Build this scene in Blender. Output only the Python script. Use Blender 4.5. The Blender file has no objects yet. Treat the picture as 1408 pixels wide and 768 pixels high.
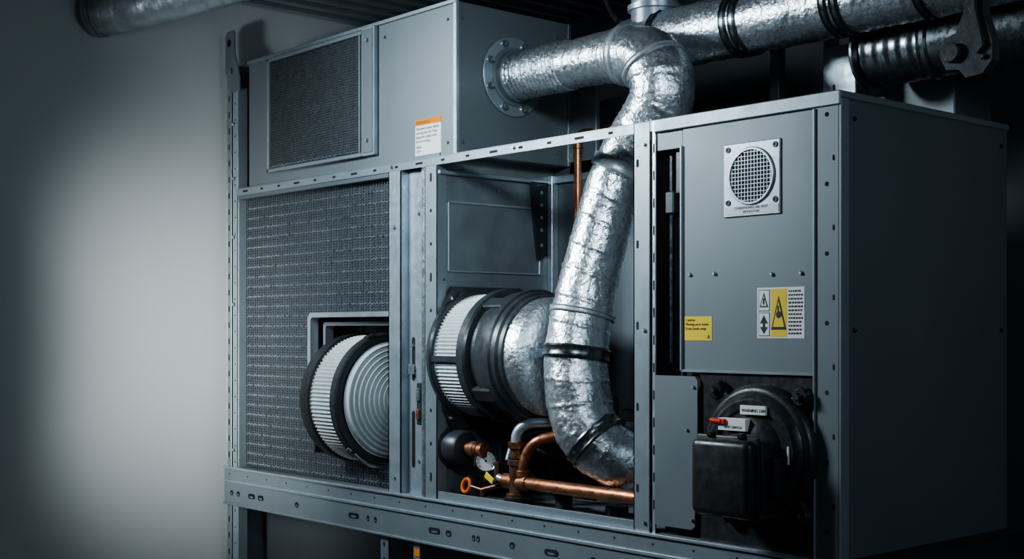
import bpy, bmesh, math, random
from mathutils import Vector, Matrix, noise
random.seed(4)
# ---------------------------------------------------------------- materials
def mat(name, col, metal=0.0, rough=0.5, var=0.15, vscale=6.0, bump=0.0, bscale=60.0, rvar=0.1, stretch=(1,1,1), spec=0.5):
    m=bpy.data.materials.new(name); m.use_nodes=True
    nt=m.node_tree; N=nt.nodes; L=nt.links
    b=N['Principled BSDF']
    b.inputs['Metallic'].default_value=metal
    b.inputs['Roughness'].default_value=rough
    b.inputs['Specular IOR Level'].default_value=spec
    tc=N.new('ShaderNodeTexCoord'); mp=N.new('ShaderNodeMapping'); mp.inputs['Scale'].default_value=stretch
    L.new(tc.outputs['Object'],mp.inputs['Vector'])
    n=N.new('ShaderNodeTexNoise'); n.inputs['Scale'].default_value=vscale; n.inputs['Detail'].default_value=6
    L.new(mp.outputs['Vector'],n.inputs['Vector'])
    r=N.new('ShaderNodeValToRGB')
    r.color_ramp.elements[0].position=0.3; r.color_ramp.elements[1].position=0.7
    r.color_ramp.elements[0].color=(col[0]*(1-var),col[1]*(1-var),col[2]*(1-var),1)
    r.color_ramp.elements[1].color=(min(1,col[0]*(1+var)),min(1,col[1]*(1+var)),min(1,col[2]*(1+var)),1)
    L.new(n.outputs['Fac'],r.inputs['Fac']); L.new(r.outputs['Color'],b.inputs['Base Color'])
    mr=N.new('ShaderNodeMapRange'); mr.inputs['From Min'].default_value=0.3; mr.inputs['From Max'].default_value=0.7
    mr.inputs['To Min'].default_value=max(0.03,rough-rvar); mr.inputs['To Max'].default_value=min(1,rough+rvar)
    n2=N.new('ShaderNodeTexNoise'); n2.inputs['Scale'].default_value=vscale*3.1; n2.inputs['Detail'].default_value=4
    L.new(mp.outputs['Vector'],n2.inputs['Vector'])
    L.new(n2.outputs['Fac'],mr.inputs['Value']); L.new(mr.outputs['Result'],b.inputs['Roughness'])
    if bump>0:
        n3=N.new('ShaderNodeTexNoise'); n3.inputs['Scale'].default_value=bscale; n3.inputs['Detail'].default_value=5
        L.new(mp.outputs['Vector'],n3.inputs['Vector'])
        bp=N.new('ShaderNodeBump'); bp.inputs['Strength'].default_value=bump; bp.inputs['Distance'].default_value=0.004
        L.new(n3.outputs['Fac'],bp.inputs['Height']); L.new(bp.outputs['Normal'],b.inputs['Normal'])
    return m
M={}
M['paint']=mat('grey_painted_steel',(0.178,0.205,0.220),0.25,0.46,0.05,2,0.03,220,0.03)
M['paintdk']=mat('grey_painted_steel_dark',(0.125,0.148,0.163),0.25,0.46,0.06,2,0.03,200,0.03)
M['frame']=mat('frame_steel',(0.27,0.315,0.34),0.45,0.42,0.06,6,0.03,120,0.05)
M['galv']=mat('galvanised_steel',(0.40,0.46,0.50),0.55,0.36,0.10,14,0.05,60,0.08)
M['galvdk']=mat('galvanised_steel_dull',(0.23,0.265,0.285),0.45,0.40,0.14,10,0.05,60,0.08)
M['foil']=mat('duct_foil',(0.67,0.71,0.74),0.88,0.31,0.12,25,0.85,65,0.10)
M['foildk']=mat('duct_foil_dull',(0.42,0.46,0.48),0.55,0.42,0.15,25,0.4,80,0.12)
M['band']=mat('band_steel',(0.15,0.17,0.18),0.9,0.28,0.2,20)
M['chrome']=mat('bright_steel',(0.55,0.60,0.62),0.85,0.28,0.1,20)
M['black']=mat('black_plastic',(0.024,0.026,0.028),0.0,0.38,0.2,10)
M['blackm']=mat('black_cast_metal',(0.034,0.038,0.042),0.3,0.38,0.2,14,0.08,120)
M['cast']=mat('rough_cast_iron',(0.045,0.050,0.055),0.2,0.6,0.2,14,0.3,80)
M['opening_shade']=mat('painted_opening_shade',(0.010,0.012,0.014),0.0,0.8,0.2,5)  # near-black colour stands in for the shade inside holes and gaps
M['ringp']=mat('grey_black_ring_plastic',(0.045,0.052,0.058),0.15,0.36,0.15,12)
M['white']=mat('filter_paper',(0.60,0.64,0.66),0.0,0.85,0.06,40,0.1,200)
M['copper']=mat('copper',(0.50,0.22,0.12),0.85,0.38,0.30,20,0.08,60,0.12)
M['brass']=mat('aged_brass',(0.26,0.15,0.085),0.85,0.4,0.25,20,0.1,60)
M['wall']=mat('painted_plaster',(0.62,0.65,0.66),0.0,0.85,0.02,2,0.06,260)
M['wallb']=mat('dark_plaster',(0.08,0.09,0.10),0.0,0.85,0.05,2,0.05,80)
M['conc']=mat('concrete',(0.08,0.085,0.09),0.0,0.8,0.2,4,0.2,40)
M['finA']=mat('fin_bright',(0.40,0.46,0.50),0.2,0.48,0.35,60)
M['finB']=mat('fin_dark',(0.150,0.175,0.190),0.2,0.50,0.3,50)
M['coil']=mat('coil_backing',(0.034,0.040,0.045),0.2,0.6,0.3,30,0.3,150)
M['lblw']=mat('label_white',(0.80,0.82,0.81),0,0.5,0.03,5)
M['lbly']=mat('label_yellow',(0.85,0.60,0.03),0,0.5,0.03,5)
M['lblo']=mat('label_orange',(0.85,0.26,0.005),0,0.7,0.03,5,spec=0.2)
M['ink']=mat('label_ink',(0.015,0.015,0.015),0,0.6,0,5)
M['red']=mat('red_plastic',(0.75,0.05,0.02),0,0.35,0.1,5)
M['orange']=mat('orange_plastic',(0.80,0.15,0.03),0,0.35,0.1,5)

# ---------------------------------------------------------------- mesh builder
class B:
    def __init__(s,name):
        s.name=name; s.v=[]; s.f=[]; s.mi=[]; s.mats=[]
    def _m(s,k):
        if k not in s.mats: s.mats.append(k)
        return s.mats.index(k)
    def add(s,vs,fs,k,T=None):
        o=len(s.v); i=s._m(k)
        for v in vs:
            v=Vector(v)
            if T is not None: v=T@v
            s.v.append(v)
        for f in fs:
            s.f.append([a+o for a in f]); s.mi.append(i)
    def box(s,x0,x1,y0,y1,z0,z1,k,bev=0.0015,T=None,segs=1):
        if bev<=0:
            vs=[(x,y,z) for x in (x0,x1) for y in (y0,y1) for z in (z0,z1)]
            fs=[(0,1,3,2),(4,6,7,5),(0,4,5,1),(2,3,7,6),(0,2,6,4),(1,5,7,3)]
            s.add(vs,fs,k,T); return
        bm=bmesh.new(); bmesh.ops.create_cube(bm,size=1)
        for v in bm.verts:
            v.co=Vector(((x0+x1)/2+v.co.x*(x1-x0),(y0+y1)/2+v.co.y*(y1-y0),(z0+z1)/2+v.co.z*(z1-z0)))
        bv=min(bev,abs(x1-x0)*.45,abs(y1-y0)*.45,abs(z1-z0)*.45)
        bmesh.ops.bevel(bm,geom=bm.edges[:],offset=bv,segments=segs,affect='EDGES',profile=0.5)
        bm.verts.index_update()
        s.add([v.co.copy() for v in bm.verts],[[v.index for v in f.verts] for f in bm.faces],k,T)
        bm.free()
    def lathe(s,o,ax,prof,k,seg=48,teeth=0,depth=0.0,phase=0.0,tt=None):
        o=Vector(o); ax=Vector(ax).normalized()
        up=Vector((0,0,1)) if abs(ax.z)<0.9 else Vector((1,0,0))
        a=ax.cross(up).normalized(); b=ax.cross(a).normalized()
        if teeth: seg=teeth*2
        vs=[];fs=[]
        for j,(t,r) in enumerate(prof):
            for i in range(seg):
                an=2*math.pi*i/seg+phase
                rr=r-(depth if (teeth and i%2 and (tt is None or j in tt)) else 0)
                vs.append(o+ax*t+(a*math.cos(an)+b*math.sin(an))*rr)
        for j in range(len(prof)-1):
            for i in range(seg):
                i2=(i+1)%seg
                fs.append((j*seg+i,j*seg+i2,(j+1)*seg+i2,(j+1)*seg+i))
        s.add(vs,fs,k)
    def cyl(s,p0,p1,r,k,seg=32,r1=None):
        p0=Vector(p0);p1=Vector(p1); L=(p1-p0).length; r1=r if r1 is None else r1
        c=min(r,r1,L)*0.08
        s.lathe(p0,p1-p0,[(0,0.0001),(0,r-c),(c,r),(L-c,r1),(L,r1-c),(L,0.0001)],k,seg)
    def bolt(s,p,ax,r,h,k):
        r*=0.85
        s.lathe(p,ax,[(0,r*1.45),(h*.3,r*1.45),(h*.3,r*1.3)],k,16)
        s.lathe(Vector(p)+Vector(ax).normalized()*h*.3,ax,[(0,r),(h*.6,r),(h*.7,r*.85),(h*.7,0.0001)],k,6)
    def tube(s,pts,rad,k,seg=48,step=0.01,corr=None,crumple=0.0,seam=0.0,seamw=0.06,caps=True):
        P=[Vector(p) for p in pts]; n=len(P)
        R=rad if isinstance(rad,(list,tuple)) else [rad]*n
        out=[];rs=[]
        for i in range(n-1):
            p0=P[max(i-1,0)];p1=P[i];p2=P[i+1];p3=P[min(i+2,n-1)]
            m=max(2,int((p2-p1).length/step))
            for q in range(m):
                t=q/m
                out.append(0.5*((2*p1)+(-p0+p2)*t+(2*p0-5*p1+4*p2-p3)*t*t+(-p0+3*p1-3*p2+p3)*t**3))
                tt=t*t*(3-2*t); rs.append(R[i]*(1-tt)+R[i+1]*tt)
        out.append(P[-1]); rs.append(R[-1])
        N=len(out); s_=[0]
        for i in range(1,N): s_.append(s_[-1]+(out[i]-out[i-1]).length)
        T0=(out[1]-out[0]).normalized()
        up=Vector((0,0,1)) if abs(T0.z)<0.9 else Vector((0,1,0))
        a=T0.cross(up).normalized()
        vs=[];fs=[]
        for i in range(N):
            T=(out[min(i+1,N-1)]-out[max(i-1,0)]).normalized()
            a=(a-T*a.dot(T)).normalized(); b=T.cross(a)
            r=rs[i]
            if corr and corr[0]<=s_[i]<=corr[1]: r+=corr[3]*(2*abs(math.sin(math.pi*s_[i]/corr[2]))-1)
            for j in range(seg):
                an=2*math.pi*j/seg
                nn=a*math.cos(an)+b*math.sin(an); rr=r
                if seam:
                    ph=((s_[i]+0.2*seamw*math.sin(an))/seamw)%1.0
                    rr+=seam*(1.0 if ph<0.12 else 0.25*ph)
                p=out[i]+nn*rr
                if crumple:
                    p=p+nn*(noise.noise(p*14)*crumple+noise.noise(p*60)*crumple*0.35)
                vs.append(p)
        for i in range(N-1):
            for j in range(seg):
                j2=(j+1)%seg
                fs.append((i*seg+j,i*seg+j2,(i+1)*seg+j2,(i+1)*seg+j))
        if caps:
            fs.append(list(range(seg))[::-1]); fs.append([(N-1)*seg+j for j in range(seg)])
        s.add(vs,fs,k)
    def polyY(s,pts,y0,y1,k):   # xz outline extruded in y
        n=len(pts); vs=[(x,y0,z) for x,z in pts]+[(x,y1,z) for x,z in pts]
        fs=[list(range(n)),[i+n for i in range(n)][::-1]]+[(i,i+n,(i+1)%n+n,(i+1)%n) for i in range(n)]
        s.add(vs,fs,k)
    def polyX(s,pts,x0,x1,k):   # yz outline extruded in x
        n=len(pts); vs=[(x0,y,z) for y,z in pts]+[(x1,y,z) for y,z in pts]
        fs=[list(range(n))[::-1],[i+n for i in range(n)]]+[(i,(i+1)%n,(i+1)%n+n,i+n) for i in range(n)]
        s.add(vs,fs,k)
    def slotY(s,x,z,w,h,y,k='opening_shade',ang=0):
        r=min(w,h)/2; pts=[]
        for q in range(16):
            an=2*math.pi*q/16; cx=(w/2-r)*(1 if math.cos(an)>0 else -1); cz=(h/2-r)*(1 if math.sin(an)>0 else -1)
            px=cx+r*math.cos(an); pz=cz+r*math.sin(an)
            pts.append((x+px*math.cos(ang)-pz*math.sin(ang),z+px*math.sin(ang)+pz*math.cos(ang)))
        s.polyY(pts,y-0.0006,y+0.002,k)  # thin inset instead of a cut hole, its dark colour acting as shade
    def slotX(s,y,z,w,h,x,k='opening_shade'):
        r=min(w,h)/2; pts=[]
        for q in range(16):
            an=2*math.pi*q/16; cx=(w/2-r)*(1 if math.cos(an)>0 else -1); cz=(h/2-r)*(1 if math.sin(an)>0 else -1)
            pts.append((y+cx+r*math.cos(an),z+cz+r*math.sin(an)))
        s.polyX(pts,x-0.002,x+0.0006,k)
    def done(s,parent=None):
        me=bpy.data.meshes.new(s.name); me.from_pydata([tuple(v) for v in s.v],[],s.f)
        for k in s.mats: me.materials.append(M[k])
        for p,i in zip(me.polygons,s.mi): p.material_index=i
        bm=bmesh.new(); bm.from_mesh(me)
        bmesh.ops.recalc_face_normals(bm,faces=bm.faces[:])
        for f in bm.faces: f.smooth=True
        for e in bm.edges:
            if len(e.link_faces)==2 and e.calc_face_angle(0)>math.radians(33): e.smooth=False
        bm.to_mesh(me); bm.free()
        ob=bpy.data.objects.new(s.name,me); bpy.context.scene.collection.objects.link(ob)
        if parent: ob.parent=parent
        return ob
def text(name,body,x,z,y,size,parent,k='ink',align='LEFT'):
    cu=bpy.data.curves.new(name,'FONT'); cu.body=body; cu.size=size; cu.align_x=align; cu.extrude=0.0003
    cu.materials.append(M[k]); ob=bpy.data.objects.new(name,cu); bpy.context.scene.collection.objects.link(ob)
    ob.location=(x,y,z); ob.rotation_euler=(math.radians(90),0,0); ob.parent=parent
    return ob

# ---------------------------------------------------------------- room
def wallbox(name,x0,x1,y0,y1,z0,z1,k):
    b=B(name); b.box(x0,x1,y0,y1,z0,z1,k,0); return b.done()
wallbox('wall_left',-2.10,-2.0,-4.5,1.6,0,3.1,'wall')
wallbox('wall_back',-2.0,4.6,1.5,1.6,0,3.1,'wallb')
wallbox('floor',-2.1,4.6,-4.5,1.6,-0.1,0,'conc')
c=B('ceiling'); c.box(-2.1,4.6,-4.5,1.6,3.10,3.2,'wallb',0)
x=-1.98
while x<1.6:
    c.polyY([(x,3.10),(x+0.012,3.045),(x+0.055,3.045),(x+0.067,3.10)],-0.6,1.5,'galv')
    x+=0.125
c.done()

# ---------------------------------------------------------------- equipment frame
f=B('equipment_frame')
f.box(-1.925,-1.885,0,0.004,0,2.74,'frame'); f.box(-1.872,-1.825,0,0.004,0,2.62,'galv'); f.box(-1.89,-1.87,0.012,0.03,0,2.62,'paintdk')
f.box(-1.828,-1.824,0,0.05,0,2.62,'frame'); f.box(-1.929,-1.925,0,0.3,0,2.74,'frame')
f.polyY([(-1.93,2.70),(-1.93,2.86),(-1.915,2.885),(-1.86,2.885),(-1.845,2.87),(-1.845,2.78),(-1.80,2.66),(-1.80,2.60),(-1.88,2.60)],-0.006,0.0,'galvdk')
f.slotY(-1.895,2.83,0.035,0.035,-0.006); f.slotY(-1.87,2.70,0.012,0.03,-0.006)
z=0.1
while z<2.58:
    f.slotY(-1.905,z,0.010,0.028,0); f.slotY(-1.849,z+0.045,0.008,0.008,0)
    z+=0.075
for z in (0.95,1.62,1.93,2.2,2.45): f.bolt((-1.855,0,z),(0,-1,0),0.009,0.012,'chrome')
# top rail
f.box(-1.83,0.765,-0.004,0.0,2.118,2.150,'frame',0.001); f.box(-1.83,0.765,-0.004,0.045,2.147,2.152,'frame',0.001)
x=-1.75
i=0
while x<0.72:
    f.slotY(x,2.134,0.022 if i%3 else 0.045,0.009,-0.004); x+=0.145; i+=1
for x in (-0.62,0.1): f.bolt((x,-0.004,2.136),(0,-1,0),0.006,0.008,'chrome')
# bottom rail (channel)
f.box(-1.93,1.44,-0.012,-0.006,0.70,0.865,'frame',0.002)
f.box(-1.93,1.44,-0.022,0.06,0.862,0.872,'galv',0.002)
f.box(-1.93,1.44,-0.020,0.0,0.696,0.706,'frame',0.002)
f.box(-1.93,1.44,-0.020,-0.010,0.800,0.812,'galv',0.002)
for x,w in ((-1.86,.03),(-1.80,.03),(-1.68,.06),(-1.60,.05),(-1.3,.03),(-0.87,.075),(-0.77,.02),(-0.72,.02),(-0.34,.07),(-0.255,.035),(-0.11,.018),(-0.085,.018),(0.1,.03),(0.3,.07),(0.5,.03),(0.7,.03),(0.8,.06)):
    f.slotY(x,0.752,w,0.024,-0.012)
    f.slotY(x,0.749,w*.5,0.008,-0.0130,'galvdk')
x=-1.88
while x<1.4:
    f.slotY(x,0.838,0.008,0.008,-0.012); x+=0.165
for x0,w in ((-0.705,.055),(-0.49,.045),(0.4,.06),(1.36,.08)):
    f.box(x0,x0+w,0.0,0.006,0,0.70,'frame'); f.box(x0,x0+.005,0.0,0.05,0,0.70,'frame')
    for z in (0.1,0.2,0.3,0.4,0.5,0.6,0.66): f.slotY(x0+w/2,z,0.012,0.02,0)
f.box(-1.93,1.44,0.0,0.05,0.06,0.12,'frame')
f.box(-1.92,0.765,0.20,0.206,0.0,0.70,'paintdk',0)  # added dark panel, hides the bright wall below the rail
# divider column between coil and bay
f.box(-0.640,-0.560,-0.006,0.0,0.872,2.118,'galv',0.001); f.box(-0.566,-0.560,-0.006,0.04,0.872,2.118,'galv',0.001); f.box(-0.640,-0.634,-0.006,0.04,0.872,2.118,'frame',0.001)
f.box(-0.560,-0.420,0.030,0.036,0.872,2.118,'galv',0.001)
f.box(-0.424,-0.408,-0.010,0.036,0.872,2.118,'chrome',0.003)
f.box(-0.406,-0.335,-0.004,0.0,0.872,2.118,'frame',0.001); f.box(-0.341,-0.335,-0.004,0.04,0.872,2.118,'frame',0.001)
z=0.95; i=0
while z<2.1:
    f.slotY(-0.372,z,0.012,0.034 if i%3==0 else 0.014,-0.004); z+=0.125; i+=1
for z in (0.93,1.9): f.bolt((-0.60,-0.006,z),(0,-1,0),0.007,0.009,'galv')
for z in (1.0,1.95): f.bolt((-0.49,0.03,z),(0,-1,0),0.007,0.009,'galv')
f.slotY(-0.525,1.39,0.022,0.17,0.030); f.slotY(-0.525,1.08,0.022,0.22,0.030); f.slotY(-0.46,1.41,0.022,0.09,0.030); f.slotY(-0.46,1.08,0.014,0.07,0.030)
f.box(-0.535,-0.515,0.010,0.03,1.33,1.37,'chrome'); f.box(-0.475,-0.445,0.005,0.03,1.14,1.30,'ringp',0.004)
f.box(-0.468,-0.452,-0.004,0.01,1.16,1.20,'copper',0.003); f.box(-0.468,-0.452,-0.004,0.01,1.23,1.28,'chrome',0.003)
f.bolt((-0.525,0.03,1.44),(0,-1,0),0.008,0.01,'chrome')
# bay right post
f.box(0.672,0.740,-0.006,0.0,0.70,2.15,'frame',0.001); f.box(0.672,0.678,-0.006,0.05,0.70,2.15,'frame',0.001); f.box(0.752,0.765,-0.006,0.0,0.80,2.15,'galv',0.001); f.box(0.738,0.754,0.004,0.01,0.80,2.15,'opening_shade',0)
z=0.92; i=0
while z<2.1:
    if i%3==1: f.slotY(0.69,z,0.010,0.026,-0.006)
    f.slotY(0.759,z+0.04,0.006,0.03,-0.006); z+=0.085; i+=1
for z in (0.9,1.5,2.08): f.bolt((0.72,-0.006,z),(0,-1,0),0.006,0.008,'galv')
frame_ob=f.done()

# ---------------------------------------------------------------- bay panels
p=B('bay_panels')
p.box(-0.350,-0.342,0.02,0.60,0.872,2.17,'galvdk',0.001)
p.box(-0.342,-0.338,0.05,0.52,1.72,1.98,'galvdk',0.004); 
a,b_=0.05,0.52
p.box(-0.342,-0.334,a,b_,1.98,1.99,'galv',0.002); p.box(-0.342,-0.334,a,b_,1.72,1.727,'galv',0.002)
p.box(-0.342,-0.334,a,a+.006,1.72,1.99,'galv',0.002); p.box(-0.342,-0.334,b_-.006,b_,1.72,1.99,'galv',0.002)
p.box(-0.342,-0.322,0.0,0.6,2.085,2.10,'galv',0.002)
p.box(-0.342,-0.315,0.565,0.60,0.872,2.12,'galv',0.002)
p.polyX([(0.46,2.09),(0.55,2.09),(0.55,1.80),(0.50,1.78),(0.48,1.90)],-0.335,-0.322,'blackm')
for z in (1.84,1.90,1.95,2.0,2.05): p.slotX(0.515,z,0.014,0.014,-0.322,'galv')
for y,z in ((0.03,1.69),(0.3,2.04),(0.54,1.6),(0.54,1.3),(0.04,2.04)): p.bolt((-0.342,y,z),(1,0,0),0.006,0.007,'galv')
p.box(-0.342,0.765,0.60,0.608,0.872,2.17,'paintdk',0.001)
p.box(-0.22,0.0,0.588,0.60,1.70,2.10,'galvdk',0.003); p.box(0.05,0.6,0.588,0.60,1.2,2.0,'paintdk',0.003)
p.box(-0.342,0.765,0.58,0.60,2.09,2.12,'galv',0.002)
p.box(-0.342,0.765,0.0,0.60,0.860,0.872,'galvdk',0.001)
p.box(-0.34,0.67,0.0,0.006,0.872,0.90,'frame',0.001)
hp=[(0.02,1.60),(0.06,1.665),(0.40,1.665),(0.46,1.60),(0.46,1.20),(0.40,1.13),(0.06,1.13),(0.02,1.20)]
p.polyX(hp,-0.342,-0.322,'ringp')
p.polyX([(0.07,1.61),(0.09,1.645),(0.37,1.645),(0.41,1.61)],-0.322,-0.312,'ringp')
for y,z in ((0.05,1.62),(0.42,1.62),(0.42,1.17),(0.05,1.17)): p.bolt((-0.322,y,z),(1,0,0),0.008,0.01,'chrome')
p.done(frame_ob)

# ---------------------------------------------------------------- coil
def fins(b,x0,x1,z0,z1,y,dx,dz,bright,holes=None,wf=0.30):
    nz=int((z1-z0)/dz); nx=int((x1-x0)/dx)
    for i in range(nz):
        z=z0+(i+.5)*dz; br=(i%bright==0)
        for j in range(nx):
            x=x0+(j+.5)*dx
            if holes and holes[0]<x<holes[1] and holes[2]<z<holes[3]: continue
            h=dz*(0.72 if br else 0.50); w=dx*wf
            off=0.009 if br else 0.004
            k='finA' if (br and random.random()<0.92) else 'finB'
            jz=random.uniform(-.0008,.0008)+(0.0016 if j%2 else -0.0016)*(1 if br else 0.5)
            vs=[(x-w,y-off*0.5,z-h/2+jz),(x+w,y-off,z-h/2+jz),(x+w,y-off*0.3,z+h/2+jz),(x-w,y,z+h/2+jz)]
            vs+=[(a,y+0.004,c_) for a,b__,c_ in vs]
            b.add(vs,[(0,1,2,3),(0,4,5,1),(1,5,6,2),(2,6,7,3),(3,7,4,0)],k)
k=B('condenser_coil')
hole=(-1.235,-0.63,0.98,1.575)
X0,X1,Z0,Z1=-1.82,-0.645,0.875,2.115
k.box(X0,hole[0],0.04,0.30,Z0,Z1,'coil',0); k.box(hole[0],X1,0.04,0.30,hole[3],Z1,'coil',0); k.box(hole[0],X1,0.04,0.30,Z0,hole[2],'coil',0)
k.box(hole[0],X1,0.27,0.30,hole[2],hole[3],'opening_shade',0)
fins(k,X0+.01,X1,Z0+.012,Z1-.01,0.040,0.0130,0.0112,4,hole,0.28)
# fine wire mesh in front of the fins
x=X0+.016
while x<X1:
    if x<hole[0]: k.box(x-.0008,x+.0008,0.0275,0.029,Z0,Z1,'galvdk',0)
    else:
        k.box(x-.0008,x+.0008,0.0275,0.029,hole[3],Z1,'galvdk',0); k.box(x-.0008,x+.0008,0.0275,0.029,Z0,hole[2],'galvdk',0)
    x+=0.0195
k.polyY([(-1.235,1.30),(-1.235,1.555),(-1.215,1.575),(-0.645,1.575),(-0.645,1.555),(-1.200,1.555),(-1.212,1.545),(-1.212,1.30)],0.0,0.04,'galv')
k.polyY([(-1.190,1.30),(-1.190,1.525),(-1.180,1.535),(-0.645,1.535),(-0.645,1.52),(-1.165,1.52),(-1.172,1.51),(-1.172,1.30)],0.05,0.09,'frame')
k.box(-1.832,-1.818,0.0,0.06,0.872,2.118,'frame',0.001)
k.box(-1.82,-0.64,0.0,0.04,2.10,2.12,'paintdk',0.001)
k.done(frame_ob)

# ---------------------------------------------------------------- filter drums
def drum_small():
    b=B('cartridge_filter'); y,z=0.088,1.222; r=0.262; xs=-0.955
    b.lathe((xs,y,z),(1,0,0),[(-0.06,r+.002),(-0.005,r+.006),(0.004,r+.006),(0.006,r-.004)],'blackm',72)
    b.lathe((xs,y,z),(1,0,0),[(0.004,r-.004),(0.165,r-.004)],'white',teeth=100,depth=0.010)
    b.lathe((xs,y,z),(1,0,0),[(0.160,r-.01),(0.160,r+.004),(0.166,r+.008),(0.198,r+.008),(0.204,r+.002),(0.204,r-.026),(0.192,r-.030)],'ringp',72)
    prof=[]; n=240
    for q in range(n+1):
        rr=(r-.028)*(1-q/n); prof.append((0.194+0.009*math.cos(2*math.pi*rr/0.0185)+0.110*(1-rr/r)**0.7,max(rr,0.0001)))
    b.lathe((xs,y,z),(1,0,0),prof,'white',72)
    for an in (20,140,260):
        T=Matrix.Translation((xs+0.17,y,z))@Matrix.Rotation(math.radians(an),4,'X')
        b.box(-0.002,0.034,-0.02,0.02,r-0.005,r+0.014,'blackm',0.003,T)
    b.tube([(xs+.19,y-.20,z-.185),(xs+.21,y-.12,z-.250),(xs+.21,y-.02,z-.272),(xs+.21,y+.06,z-.268)],0.007,'chrome',12)
    b.done()
drum_small()
def drum_big():
    b=B('cartridge_filter'); y,z=0.190,1.405; r=0.236; o=(-0.335,y,z); A=(1,0,0)
    b.lathe(o,A,[(0.0,r+.01),(0.02,r+.014),(0.026,r+.006),(0.026,r-.006)],'ringp',80)
    b.lathe(o,A,[(0.024,r-.004),(0.185,r-.004)],'white',teeth=100,depth=0.010)
    b.lathe(o,A,[(0.150+.025,r-.01),(0.175,r+.010),(0.181,r+.014),(0.215,r+.014),(0.222,r+.006),(0.224,r-.012),(0.255,r-.014),(0.258,r-.004),(0.270,r+.0),(0.320,r+.0),(0.326,r+.008),(0.350,r+.008),(0.356,r),(0.375,r-.002),(0.382,r-.012),(0.398,r-.014),(0.40,r-.03)],'ringp',80)
    for q in range(4):
        T=Matrix.Translation((-0.335,y,z))@Matrix.Rotation(math.radians(q*90+35),4,'X')
        b.box(0.222,0.33,-0.028,0.028,r-0.02,r+0.008,'ringp',0.005,T)
    prof=[(0.395,r-.022),(0.43,r-.022),(0.455,r-.030),(0.468,r-.048),(0.475,r-.08),(0.478,0.06),(0.478,0.0001)]
    b.lathe(o,A,prof,'foil',80)
    b.box(-0.335+0.02,-0.335+0.18,y-r-0.006,y-r+0.006,z-0.022,z+0.002,'ringp',0.002)
    b.done()
drum_big()

# ---------------------------------------------------------------- main duct
D=B('flexible_foil_duct')
yy=0.293; zz=2.47; xb=-0.247
D.lathe((xb,yy,zz),(1,0,0),[(0,0.09),(0,0.150),(0.003,0.152),(0.008,0.152),(0.010,0.149),(0.010,0.09)],'galv',72)
D.lathe((xb+.01,yy,zz),(1,0,0),[(0,0.112),(0.006,0.112),(0.008,0.100),(0.03,0.097),(0.034,0.09)],'galvdk',60)
for q in range(8):
    an=math.radians(q*45+22); D.bolt((xb+.010,yy+0.130*math.cos(an),zz+0.130*math.sin(an)),(1,0,0),0.012,0.020,'chrome')
path=[(xb+.01,yy,zz),(-0.1,yy,zz),(0.10,yy,zz-.002),(0.25,yy,zz-.004),(0.36,yy,zz-.010),(0.450,yy,zz-.036),(0.508,yy,zz-.095),(0.522,yy,zz-.170),(0.485,0.285,zz-.248),(0.425,0.265,zz-.325),(0.375,0.24,2.06),(0.350,0.22,1.96),(0.315,0.18,1.76),(0.297,0.135,1.557),(0.300,0.105,1.406),(0.320,0.10,1.26),(0.365,0.105,1.15),(0.44,0.15,1.075),(0.53,0.23,1.04),(0.62,0.33,1.03)]
rad=[.084,.084,.086,.091,.100,.107,.111,.110,.107,.100,.092,.094,.100,.106,.110,.112,.110,.102,.095,.09]
D.tube(path[:5],rad[:5],'foil',64,0.002,corr=(0.0,0.31,0.021,0.0080),seam=0.0015,seamw=0.09)
D.tube(path[4:],rad[4:],'foil',72,0.005,crumple=0.0045,seam=0.0024,seamw=0.092,caps=False)
def band(b,p,ax,r,w,k='band'):
    b.lathe(Vector(p)-Vector(ax).normalized()*w/2,ax,[(0,r-.006),(0,r+.003),(w*.15,r+.006),(w*.3,r+.003),(w*.7,r+.003),(w*.85,r+.006),(w,r+.003),(w,r-.006)],k,56)
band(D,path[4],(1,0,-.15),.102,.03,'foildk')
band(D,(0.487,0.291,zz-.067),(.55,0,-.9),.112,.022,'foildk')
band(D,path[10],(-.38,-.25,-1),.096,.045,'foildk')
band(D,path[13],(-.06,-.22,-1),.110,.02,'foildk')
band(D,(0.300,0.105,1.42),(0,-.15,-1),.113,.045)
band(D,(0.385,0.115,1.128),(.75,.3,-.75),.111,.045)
D.box(0.14,0.18,0.07,0.10,1.405,1.435,'galv',0.003)
D.done()

# ---------------------------------------------------------------- overhead ducts
o=B('overhead_duct')
o.tube([(0.16,0.52,2.545),(0.5,0.52,2.545),(1.0,0.52,2.545),(2.2,0.52,2.545)],.106,'foil',56,0.008,crumple=0.003,seam=0.002,seamw=0.085)
for x in (0.34,0.68,0.72,1.08,1.12,1.4): band(o,(x,0.52,2.545),(1,0,0),.108,.028)
o.lathe((0.28,0.52,2.60),(0,0,1),[(0,.085),(0.06,.085),(0.062,.097),(0.08,.099),(0.082,.085),(0.12,.085),(0.122,.094),(0.135,.094),(0.137,.085),(0.5,.085)],'galv',56)
o.done()
o=B('steel_exhaust_duct')
o.lathe((1.07,0.7,2.402),(1,0,0),[(0,0.07),(0,0.125),(0.004,0.128),(0.012,0.128),(0.016,0.118),(0.02,0.108)],'band',64)
prof=[]
for q in range(61):
    t=0.02+q*0.0035; prof.append((t,0.108+0.0010*math.sin(q*2*math.pi/12)))
o.lathe((1.07,0.7,2.402),(1,0,0),prof,'band',64)
o.lathe((1.07,0.7,2.402),(1,0,0),[(0.22,0.104),(0.24,0.11),(0.246,0.116),(0.26,0.116),(0.264,0.108),(0.40,0.108),(0.405,0.12),(0.43,0.122),(0.435,0.11),(1.1,0.11)],'band',64)
o.done()
h=B('duct_hanger_clamp')
S_=0.075
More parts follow.
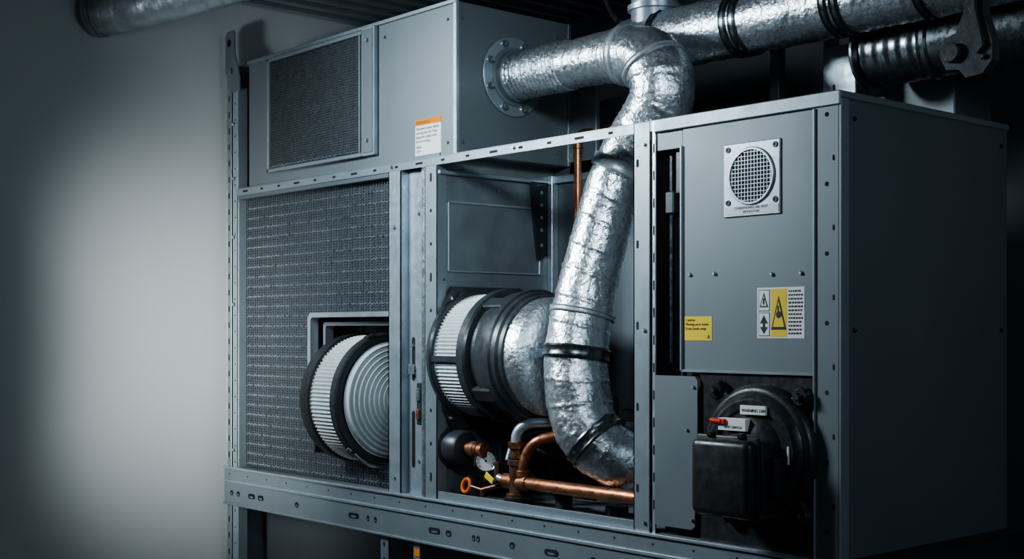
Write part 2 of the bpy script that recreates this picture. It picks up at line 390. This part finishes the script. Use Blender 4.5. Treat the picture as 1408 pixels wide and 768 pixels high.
hp=[(1.44,2.62),(1.60,2.62),(1.60,2.585),(1.575,2.56),(1.57,2.40),(1.60,2.30),(1.60,2.25),(1.57,2.215),(1.52,2.21),(1.50,2.235),(1.46,2.24),(1.44,2.28),(1.455,2.33),(1.49,2.34),(1.515,2.40),(1.515,2.55),(1.47,2.585),(1.44,2.59)]
h.polyY([(a+S_,b) for a,b in hp],0.37,0.41,'cast'); h.slotY(1.50+S_,2.285,0.03,0.02,0.37); h.cyl((1.54+S_,0.39,2.6),(1.54+S_,0.39,3.1),0.014,'galvdk')
h.polyY([(a+S_,b) for a,b in [(1.535,2.58),(1.555,2.58),(1.555,2.40),(1.58,2.29),(1.56,2.27),(1.535,2.40)]],0.355,0.37,'cast'); h.cyl((1.48+S_,0.35,2.285),(1.48+S_,0.37,2.285),0.028,'cast')
h.bolt((1.575+S_,0.37,2.26),(0,-1,0),0.008,0.012,'ringp')
h.done()
h=B('support_strut')
h.box(0.57,0.61,0.82,0.86,2.2,3.1,'galvdk',0.002); h.box(0.78,0.82,0.85,0.89,2.2,3.1,'galvdk',0.002)
h.box(0.50,1.4,0.92,0.95,2.62,2.66,'galvdk',0.002); h.done()
h=B('junction_enclosure'); h.box(0.87,1.0,0.72,0.88,2.16,2.46,'galv',0.003); h.box(1.0,1.28,0.86,1.1,2.16,2.5,'paint',0.004)
h.bolt((1.1,0.86,2.4),(0,-1,0),0.01,0.01,'chrome'); h.done()
h=B('insulated_duct')
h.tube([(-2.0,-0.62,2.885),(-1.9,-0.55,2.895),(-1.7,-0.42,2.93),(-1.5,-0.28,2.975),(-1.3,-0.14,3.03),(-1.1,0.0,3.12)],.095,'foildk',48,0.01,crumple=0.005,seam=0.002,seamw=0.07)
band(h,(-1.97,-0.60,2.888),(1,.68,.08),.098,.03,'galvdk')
h.done()
h=B('flexible_cable'); h.tube([(-0.1,0.62,3.1),(-0.06,0.6,2.85),(0.02,0.56,2.72),(0.10,0.52,2.66)],0.012,'black',12); h.done()

# ---------------------------------------------------------------- upper housing
u=B('ventilation_housing')
u.box(-1.76,-0.247,0.02,0.60,2.152,2.72,'paint',0.003)
u.box(-0.262,-0.243,0.014,0.03,2.152,2.722,'galv',0.002)
u.box(-1.765,-0.245,0.012,0.03,2.712,2.728,'frame',0.002)
gx0,gx1,gz0,gz1=-1.55,-0.85,2.215,2.69
u.box(gx0,gx1,0.008,0.02,gz0,gz1,'coil',0)
fins(u,gx0+.005,gx1-.005,gz0+.005,gz1-.005,0.008,0.0125,0.0105,1000)
u.box(gx0-.015,gx0,-0.004,0.02,gz0-.015,gz1+.015,'frame',0.002); u.box(gx0-.015,gx1+.02,-0.004,0.02,gz1,gz1+.015,'frame',0.002)
u.box(gx0-.015,gx1+.02,-0.004,0.02,gz0-.015,gz0,'frame',0.002); u.box(gx1,gx1+.008,-0.004,0.02,gz0,gz1,'frame',0.002)
u.box(-0.835,-0.745,0.0,0.02,2.20,2.715,'galv',0.003); u.box(-0.825,-0.755,-0.003,0.001,2.21,2.705,'paint',0.003)
for z in (2.26,2.66): u.bolt((-0.79,-0.003,z),(0,-1,0),0.008,0.009,'galv')
for x,z in ((-0.70,2.66),(-0.30,2.66),(-0.30,2.2)): u.bolt((x,0.02,z),(0,-1,0),0.006,0.007,'galvdk')
for y,z in ((0.05,2.66),(0.53,2.66),(0.05,2.2),(0.53,2.2)): u.bolt((-0.247,y,z),(1,0,0),0.006,0.007,'galvdk')
u.box(-0.247,-0.242,0.585,0.60,2.152,2.72,'galvdk',0.001)
u.box(-0.247,-0.10,0.60,0.62,2.12,2.60,'galvdk',0.001)
u.box(-0.24,0.10,0.70,0.95,2.12,2.42,'paint',0.003)
u.done()

# ---------------------------------------------------------------- control cabinet
c=B('control_cabinet')
cx0,cx1=0.765,1.439
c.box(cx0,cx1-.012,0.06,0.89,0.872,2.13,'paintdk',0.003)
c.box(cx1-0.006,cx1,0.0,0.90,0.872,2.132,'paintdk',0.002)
c.box(cx0,cx1+.006,-0.010,0.905,2.130,2.152,'paint',0.004)
c.box(cx0,cx1+.004,-0.014,0.0,2.112,2.152,'frame',0.003)
c.box(1.357,1.438,-0.008,0.0,0.70,2.13,'paint',0.003)
c.box(1.436,1.444,-0.008,0.03,0.70,2.13,'frame',0.002)
c.box(1.355,1.361,-0.014,0.0,0.872,2.11,'frame',0.001)
z=0.95
while z<2.1:
    c.slotY(1.398,z,0.013,0.013,-0.008,'opening_shade'); c.slotY(1.420,z+0.07,0.007,0.016,-0.008,'opening_shade'); z+=0.19
c.box(0.765,0.872,0.0,0.06,2.055,2.13,'paint',0.002)
c.box(0.872,1.357,-0.004,0.03,1.378,2.115,'paint',0.004)
c.box(0.870,0.876,-0.012,0.03,1.378,2.06,'frame',0.001)
c.box(0.872,1.357,-0.010,0.0,1.374,1.382,'frame',0.001)
c.box(0.685,0.87,0.054,0.059,0.90,2.10,'opening_shade',0)  # dark sheet in place of shade in the slot, hides the bay
c.cyl((0.80,0.03,1.4),(0.80,0.03,2.04),0.006,'band'); c.box(0.825,0.845,0.02,0.05,1.92,2.05,'ringp',0.003); c.box(0.785,0.82,0.015,0.05,1.86,1.93,'ringp',0.004)
c.cyl((0.85,0.03,1.36),(0.85,0.03,1.75),0.009,'black')
for x,z in ((0.905,1.668),(1.0,1.668),(1.21,1.66),(1.31,1.66)): c.bolt((x,-0.004,z),(0,-1,0),0.006,0.007,'galv')
c.polyY([(0.768,0.90),(0.768,1.362),(0.93,1.362),(0.94,1.35),(0.94,1.0),(0.93,0.985),(0.93,0.91),(0.915,0.90)],-0.012,-0.006,'paint')
for x,z in ((0.925,1.33),(0.92,0.93),(0.90,1.2)): c.bolt((x,-0.012,z),(0,-1,0),0.005,0.007,'galv')
c.box(0.94,1.357,0.0,0.06,0.872,1.374,'blackm',0.002)
c.box(0.765,0.94,0.04,0.053,0.872,1.36,'opening_shade',0)
for y,z in ((0.06,2.08),(0.86,2.08),(0.06,1.5),(0.86,1.5)): c.bolt((cx1,y,z),(1,0,0),0.006,0.007,'band')
c.box(1.30,1.38,0.30,0.36,2.152,2.18,'ringp',0.004); c.box(1.2,1.25,0.7,0.78,2.152,2.19,'ringp',0.004)
cab_ob=c.done()
c=B('plinth'); c.box(0.775,1.425,0.06,0.88,0.0,0.69,'blackm',0.004); c.box(1.45,1.70,0.05,1.2,0.0,0.86,'blackm',0.01); c.done(cab_ob)

v=B('vent_plate')
v.box(1.038,1.242,-0.010,-0.004,1.830,2.044,'galv',0.003)
v.lathe((1.141,-0.010,1.945),(0,-1,0),[(0.0,0.081),(0.003,0.084),(0.006,0.081),(0.006,0.076),(-0.003,0.075)],'galv',56)
v.lathe((1.141,-0.0105,1.945),(0,-1,0),[(0,0.076),(0.0005,0.0001)],'opening_shade',40)
for q in range(-6,7):
    t=q*0.0115; w=math.sqrt(max(0,0.076**2-t*t))
    v.box(1.141+t-.0009,1.141+t+.0009,-0.0125,-0.0112,1.945-w,1.945+w,'galv',0); v.box(1.141-w,1.141+w,-0.0135,-0.0122,1.945+t-.0009,1.945+t+.0009,'galv',0)
for x,z in ((1.056,2.027),(1.226,2.027),(1.056,1.872),(1.226,1.872)):
    v.lathe((x,-0.010,z),(0,-1,0),[(0,0.009),(0.003,0.008),(0.003,0.004),(0.001,0.003),(0.001,0.0001)],'ringp',20)
v.box(1.045,1.237,-0.0115,-0.010,1.837,1.860,'lblw',0)
vo=v.done()
text('caption','CONDITIONED AIR VENT',1.141,1.851,-0.0118,0.0105,vo,align='CENTER'); text('caption_line','VENTILATION',1.141,1.840,-0.0118,0.0095,vo,align='CENTER')

def label(name,x0,x1,z0,z1,y,k='lblw'):
    b=B(name); b.box(x0,x1,y-0.001,y,z0,z1,k,0); return b
b=label('caution_label',-0.50,-0.34,2.168,2.305,0.02); b.box(-0.50,-0.34,0.0183,0.019,2.283,2.305,'lblo',0); l=b.done()
text('heading','WARNING',-0.495,2.287,0.0183,0.018,l)
for i,t in enumerate(('Disconnect power before','servicing this unit. Keep','all guards in place when','fans are running.')): text('line_%d'%i,t,-0.494,2.266-i*0.016,0.0187,0.0135,l)
text('line_a','Model',-0.494,2.196,0.0187,0.013,l); text('line_b','230 V',-0.494,2.180,0.0187,0.013,l)
b=label('hazard_label',1.158,1.322,1.478,1.622,-0.004)
b.box(1.207,1.262,-0.0056,-0.005,1.482,1.618,'lbly',0)
def tri(b,cx,cz,w,h,k,yy): b.polyY([(cx-w/2,cz-h/2),(cx+w/2,cz-h/2),(cx,cz+h/2)],yy,yy+0.0005,k)
tri(b,1.2345,1.55,0.052,0.095,'ink',-0.0064); tri(b,1.2345,1.546,0.040,0.072,'lbly',-0.0070)
b.lathe((1.236,-0.0073,1.545),(0,-1,0),[(0,0.010),(0.0003,0.0001)],'ink',20); b.box(1.231,1.236,-0.0076,-0.0072,1.535,1.57,'ink',0)
b.box(1.163,1.203,-0.0056,-0.005,1.555,1.616,'ink',0); b.box(1.165,1.201,-0.0060,-0.0055,1.557,1.614,'lblw',0)
tri(b,1.183,1.587,0.030,0.042,'ink',-0.0066); tri(b,1.183,1.584,0.020,0.028,'lblw',-0.0072); b.box(1.1805,1.1855,-0.0078,-0.0070,1.574,1.592,'ink',0)
b.box(1.163,1.203,-0.0056,-0.005,1.484,1.551,'ink',0); b.box(1.165,1.201,-0.0060,-0.0055,1.486,1.549,'lblw',0)
tri(b,1.183,1.532,0.028,0.024,'ink',-0.0066); b.box(1.179,1.187,-0.0068,-0.006,1.51,1.525,'ink',0)
b.polyY([(1.169,1.510),(1.197,1.510),(1.183,1.490)],-0.0066,-0.006,'ink')
for i in range(12):
    x=1.268
    while x<1.312:
        w=random.uniform(.004,.010); b.box(x,min(x+w,1.317),-0.0056,-0.005,1.608-i*0.0108,1.613-i*0.0108,'ink',0); x+=w+.0025
b.done()
b=label('notice_label',0.884,0.990,1.470,1.542,-0.004,'lbly'); l=b.done()
for i,t in enumerate(('Caution','Moving parts inside','Keep hands away')): text('line_%d'%i,t,0.888,1.528-i*0.013,-0.0054,0.0115,l)
text('mark','A',0.972,1.475,-0.0054,0.018,l)
b=B('inspection_label'); b.box(-0.478,-0.445,-0.002,-0.001,0.640,0.668,'lblo',0); b.done()

# ---------------------------------------------------------------- blower motor
m=B('blower_motor'); cx,cz=1.18,1.155
m.lathe((cx,0.0,cz),(0,-1,0),[(0,0.192),(0.03,0.192),(0.040,0.186),(0.046,0.176),(0.046,0.168),(0.058,0.160),(0.066,0.148),(0.066,0.128),(0.058,0.122),(0.058,0.105),(0.072,0.09),(0.082,0.06),(0.084,0.0001)],'blackm',80)
for x,z in ((1.025,1.325),(1.325,1.315),(1.06,0.965),(1.325,0.985)):
    dx,dz=x-cx,z-cz; L=math.hypot(dx,dz)
    ang=math.atan2(dz,dx)
    T=Matrix.Translation((cx,0,cz))@Matrix.Rotation(-ang,4,'Y')
    m.box(0.15,L+0.02,-0.028,0,-0.026,0.026,'blackm',0.01,T,2)
    m.lathe((x,-0.001,z),(0,-1,0),[(0,0.026),(0.030,0.026),(0.034,0.022),(0.034,0.0001)],'blackm',28)
    m.bolt((x,-0.034,z),(0,-1,0),0.011,0.014,'ringp')
m.box(1.043,1.255,-0.168,-0.120,0.978,1.196,'black',0.024,None,4)
m.box(1.052,1.268,-0.126,-0.045,0.986,1.192,'black',0.014,None,2)
m.box(1.038,1.260,-0.132,-0.120,0.972,1.204,'black',0.008,None,2)
m.box(1.262,1.300,-0.105,-0.04,1.04,1.15,'blackm',0.012,None,2)
m.box(1.08,1.105,-0.14,-0.12,1.198,1.214,'black',0.004); m.box(1.19,1.215,-0.14,-0.12,1.198,1.214,'black',0.004)
for x,z in ((1.062,1.178),(1.236,1.178),(1.062,0.996),(1.236,0.996)): m.lathe((x,-0.163,z),(0,-1,0),[(0,0.007),(0.002,0.006),(0.002,0.0001)],'ringp',12)
m.box(1.150,1.240,-0.0735,-0.055,1.262,1.288,'lblw',0.001); m.box(1.085,1.185,-0.092,-0.062,1.215,1.250,'lblw',0.001)
m.cyl((1.10,-0.095,1.240),(1.065,-0.099,1.242),0.008,'red'); m.box(1.092,1.116,-0.10,-0.09,1.232,1.248,'red',0.003)
m.box(1.31,1.316,-0.070,-0.05,1.13,1.18,'lblw',0.001)
mo=m.done()
text('plate_text','WARNING 230V',1.156,1.270,-0.074,0.012,mo); text('plate_text_b','RESET SWITCH',1.108,1.222,-0.0925,0.0095,mo)

h=B('blower_housing')
h.lathe((0.50,0.40,1.40),(1,0,0),[(0,0.0001),(0,0.10),(0.01,0.14),(0.02,0.185),(0.05,0.195),(0.15,0.195),(0.16,0.185),(0.16,0.0001)],'galvdk',64)
h.box(0.55,0.665,0.22,0.58,0.88,1.40,'galvdk',0.01)
for q in range(6):
    an=q*math.pi/3; h.bolt((0.50,0.40+.12*math.cos(an),1.40+.12*math.sin(an)),(-1,0,0),0.008,0.01,'chrome')
h.done()

# ---------------------------------------------------------------- pipework
g=B('copper_riser_pipe'); g.cyl((-0.13,0.53,1.2),(-0.13,0.53,2.245),0.016,'copper'); g.cyl((-0.13,0.53,2.205),(-0.13,0.53,2.23),0.020,'copper'); g.box(-0.16,-0.10,0.53,0.59,1.98,2.0,'galvdk',0.002)
g.tube([(-0.13,0.53,2.24),(-0.13,0.56,2.27),(-0.13,0.64,2.28)],0.016,'copper',20); g.done()
g=B('pipe_manifold')
Y=0.10
g.tube([(-0.06,Y,0.955),(0.2,Y,0.955),(0.5,Y,0.955),(0.74,Y,0.955)],0.0225,'copper',28,0.02)
g.cyl((-0.065,Y,0.955),(-0.01,Y,0.955),0.028,'copper'); g.cyl((0.03,Y,0.955),(0.06,Y,0.955),0.028,'copper')
g.cyl((-0.005,Y,0.90),(-0.005,Y,1.02),0.026,'brass'); g.cyl((-0.005,Y,1.015),(-0.005,Y,1.035),0.034,'brass',6); g.cyl((-0.005,Y,1.04),(-0.005,Y,1.075),0.022,'brass'); g.cyl((-0.005,Y,1.075),(-0.005,Y,1.10),0.032,'brass',6)
g.cyl((-0.005,Y,0.873),(-0.005,Y,0.903),0.045,'blackm'); g.cyl((-0.005,Y,0.90),(-0.005,Y,0.915),0.036,'brass')
g.tube([(-0.005,Y,1.09),(-0.005,Y,1.12),(0.010,Y+.01,1.150),(0.045,Y+.03,1.168),(0.10,Y+.07,1.17),(0.2,Y+.12,1.17),(0.35,Y+.16,1.165),(0.6,Y+.16,1.165)],0.019,'galv',24,0.01)
g.tube([(0.035,Y,0.955),(0.032,Y,1.01),(0.045,Y+.01,1.065),(0.085,Y+.02,1.105),(0.14,Y+.06,1.125),(0.22,Y+.12,1.13)],0.019,'copper',24,0.01)
g.cyl((0.033,Y,0.975),(0.033,Y,1.0),0.025,'copper')
g.cyl((-0.06,Y,0.955),(-0.10,Y-.005,0.965),0.014,'galv'); g.cyl((-0.11,Y,1.02),(-0.11,Y,0.95),0.012,'brass')
g.tube([(-0.11,Y+.05,1.02),(-0.11,Y+.10,1.10),(-0.05,Y+.2,1.13),(0.05,Y+.3,1.1)],0.012,'galvdk',14)
g.cyl((0.18,0.16,0.873),(0.18,0.16,0.93),0.03,'blackm')
g.cyl((0.40,0.20,0.873),(0.40,0.20,0.90),0.04,'blackm')
g.done()
g=B('pressure_gauge'); A=Vector((0.75,-0.64,0.12)).normalized(); O=Vector((-0.158,0.085,1.02))
g.lathe(O-A*0.02,A,[(0,0.0001),(0,0.038),(0.004,0.043),(0.028,0.043),(0.032,0.040),(0.029,0.036)],'band',40)
g.lathe(O-A*0.02,A,[(0.026,0.037),(0.0262,0.0001)],'lblw',40)
R=A.to_track_quat('Z','Y').to_matrix().to_4x4(); T=Matrix.Translation(O+A*0.0075)@R
for q in range(11):
    an=math.radians(-40+q*26); T2=T@Matrix.Rotation(an,4,'Z'); g.box(0.025,0.033,-0.0010,0.0010,-0.0005,0.0005,'ink',0,T2)
g.box(-0.006,0.026,-0.0013,0.0013,0,0.001,'ink',0,T@Matrix.Rotation(2.2,4,'Z')); g.lathe(O+A*0.008,A,[(0,0.004),(0.002,0.0001)],'ink',12)
g.cyl(O-Vector((0,0,0.038)),O-Vector((0,0,0.075)),0.009,'brass'); g.cyl(O-A*0.02,Vector((-0.11,0.12,1.0)),0.010,'brass')
g.done()
g=B('valve_handle')
g.tube([(-0.241+0.022*math.cos(t*math.pi/8),0.06+0.006*math.sin(t*math.pi/8),0.925+0.024*math.sin(t*math.pi/8)) for t in range(17)],0.0065,'orange',10,0.005)
g.cyl((-0.218,0.062,0.925),(-0.16,0.07,0.915),0.006,'brass'); g.cyl((-0.16,0.07,0.915),(-0.06,Y,0.945),0.009,'brass')
g.box(-0.125,-0.075,0.050,0.056,-0.012+0.965,0.012+0.965,'lbly',0.002,Matrix.Translation((-0.1,0,0.965))@Matrix.Rotation(0.5,4,'Y')@Matrix.Translation((0.1,0,-0.965)))
g.cyl((-0.16,0.07,0.915),(-0.16,0.07,0.875),0.008,'brass')
g.done()
g=B('actuator_motor')
o_=(-0.342,0.075,1.06)
g.lathe(o_,(1,0,0),[(0,0.078),(0.01,0.078),(0.012,0.068),(0.07,0.068),(0.085,0.060),(0.09,0.045),(0.09,0.0001)],'ringp',48)
g.lathe(o_,(1,0,0),[(0.08,0.024),(0.12,0.024),(0.122,0.030),(0.145,0.030),(0.147,0.026),(0.19,0.026),(0.19,0.0001)],'copper',36)
g.lathe(o_,(1,0,0),[(0.150,0.0305),(0.165,0.0305),(0.166,0.026)],'brass',36)
g.cyl((-0.20,0.075,1.04),(-0.20,0.075,1.0),0.010,'brass')
g.done()
g=B('wiring_box'); g.box(-0.342,-0.27,0.25,0.45,0.90,1.08,'ringp',0.008); g.box(-0.1,0.05,0.45,0.58,0.88,1.25,'blackm',0.01)
g.tube([(-0.27,0.35,1.0),(-0.2,0.34,0.95),(-0.1,0.3,0.93),(0.0,0.3,0.9),(0.15,0.35,0.89)],0.010,'black',10)
g.tube([(-0.27,0.30,1.04),(-0.15,0.25,1.08),(0.0,0.25,1.05),(0.1,0.4,1.0)],0.008,'black',10); g.done()

# ---------------------------------------------------------------- lights
def area(name,loc,tgt,size,e,col,sy=None,spread=180):
    l=bpy.data.lights.new(name,'AREA'); l.energy=e; l.color=col; l.size=size; l.spread=math.radians(spread)
    if sy: l.shape='RECTANGLE'; l.size_y=sy
    ob=bpy.data.objects.new(name,l); bpy.context.scene.collection.objects.link(ob); ob.location=loc
    ob.rotation_euler=(Vector(tgt)-Vector(loc)).to_track_quat('-Z','Y').to_euler(); return ob
def spot(name,loc,tgt,ang,e,col,blend=1.0,rad=0.1):
    l=bpy.data.lights.new(name,'SPOT'); l.energy=e; l.color=col; l.spot_size=math.radians(ang); l.spot_blend=blend; l.shadow_soft_size=rad
    ob=bpy.data.objects.new(name,l); bpy.context.scene.collection.objects.link(ob); ob.location=loc
    ob.rotation_euler=(Vector(tgt)-Vector(loc)).to_track_quat('-Z','Y').to_euler(); return ob
area('wall_strip_light',(-1.0,-1.50,1.45),(-2.0,0.50,1.45),0.3,7.5,(0.93,0.99,1.0),sy=1.3,spread=62)
area('ceiling_work_light',(-1.25,-1.9,2.98),(0.5,0.2,1.5),0.8,40,(0.80,0.92,1.0),spread=85)
area('bay_fill',(2.6,-2.2,2.85),(-0.35,0.3,1.9),0.4,3.0,(0.75,0.90,1.0),spread=36)  # added fill without a fixture, brightens the bay interior
area('aisle_fill',(4.2,-0.6,2.7),(1.2,0.4,1.6),1.2,11,(0.72,0.88,1.0),spread=120)  # added fill from the right, lifts the sides facing the aisle
spot('ceiling_fill',(-0.6,-2.0,1.9),(-1.5,0.1,3.02),42,60,(0.8,0.92,1.0),1.0,0.1)  # added fill, lifts the ceiling ribs and the insulated duct
w=bpy.data.worlds.new('world'); bpy.context.scene.world=w; w.use_nodes=True
w.node_tree.nodes['Background'].inputs[0].default_value=(0.55,0.72,0.9,1); w.node_tree.nodes['Background'].inputs[1].default_value=0.03

# ---------------------------------------------------------------- camera
cam=bpy.data.cameras.new('camera'); co=bpy.data.objects.new('camera',cam); bpy.context.scene.collection.objects.link(co)
co.location=(3.5,-3.0,1.5); co.rotation_euler=(math.radians(90),0,math.radians(48.7))
cam.sensor_width=36; cam.lens=45.72; cam.shift_y=70/1408; cam.clip_start=0.05
bpy.context.scene.camera=co
bpy.context.scene.view_settings.view_transform='AgX'
try: bpy.context.scene.view_settings.look='AgX - Medium High Contrast'
except Exception: pass
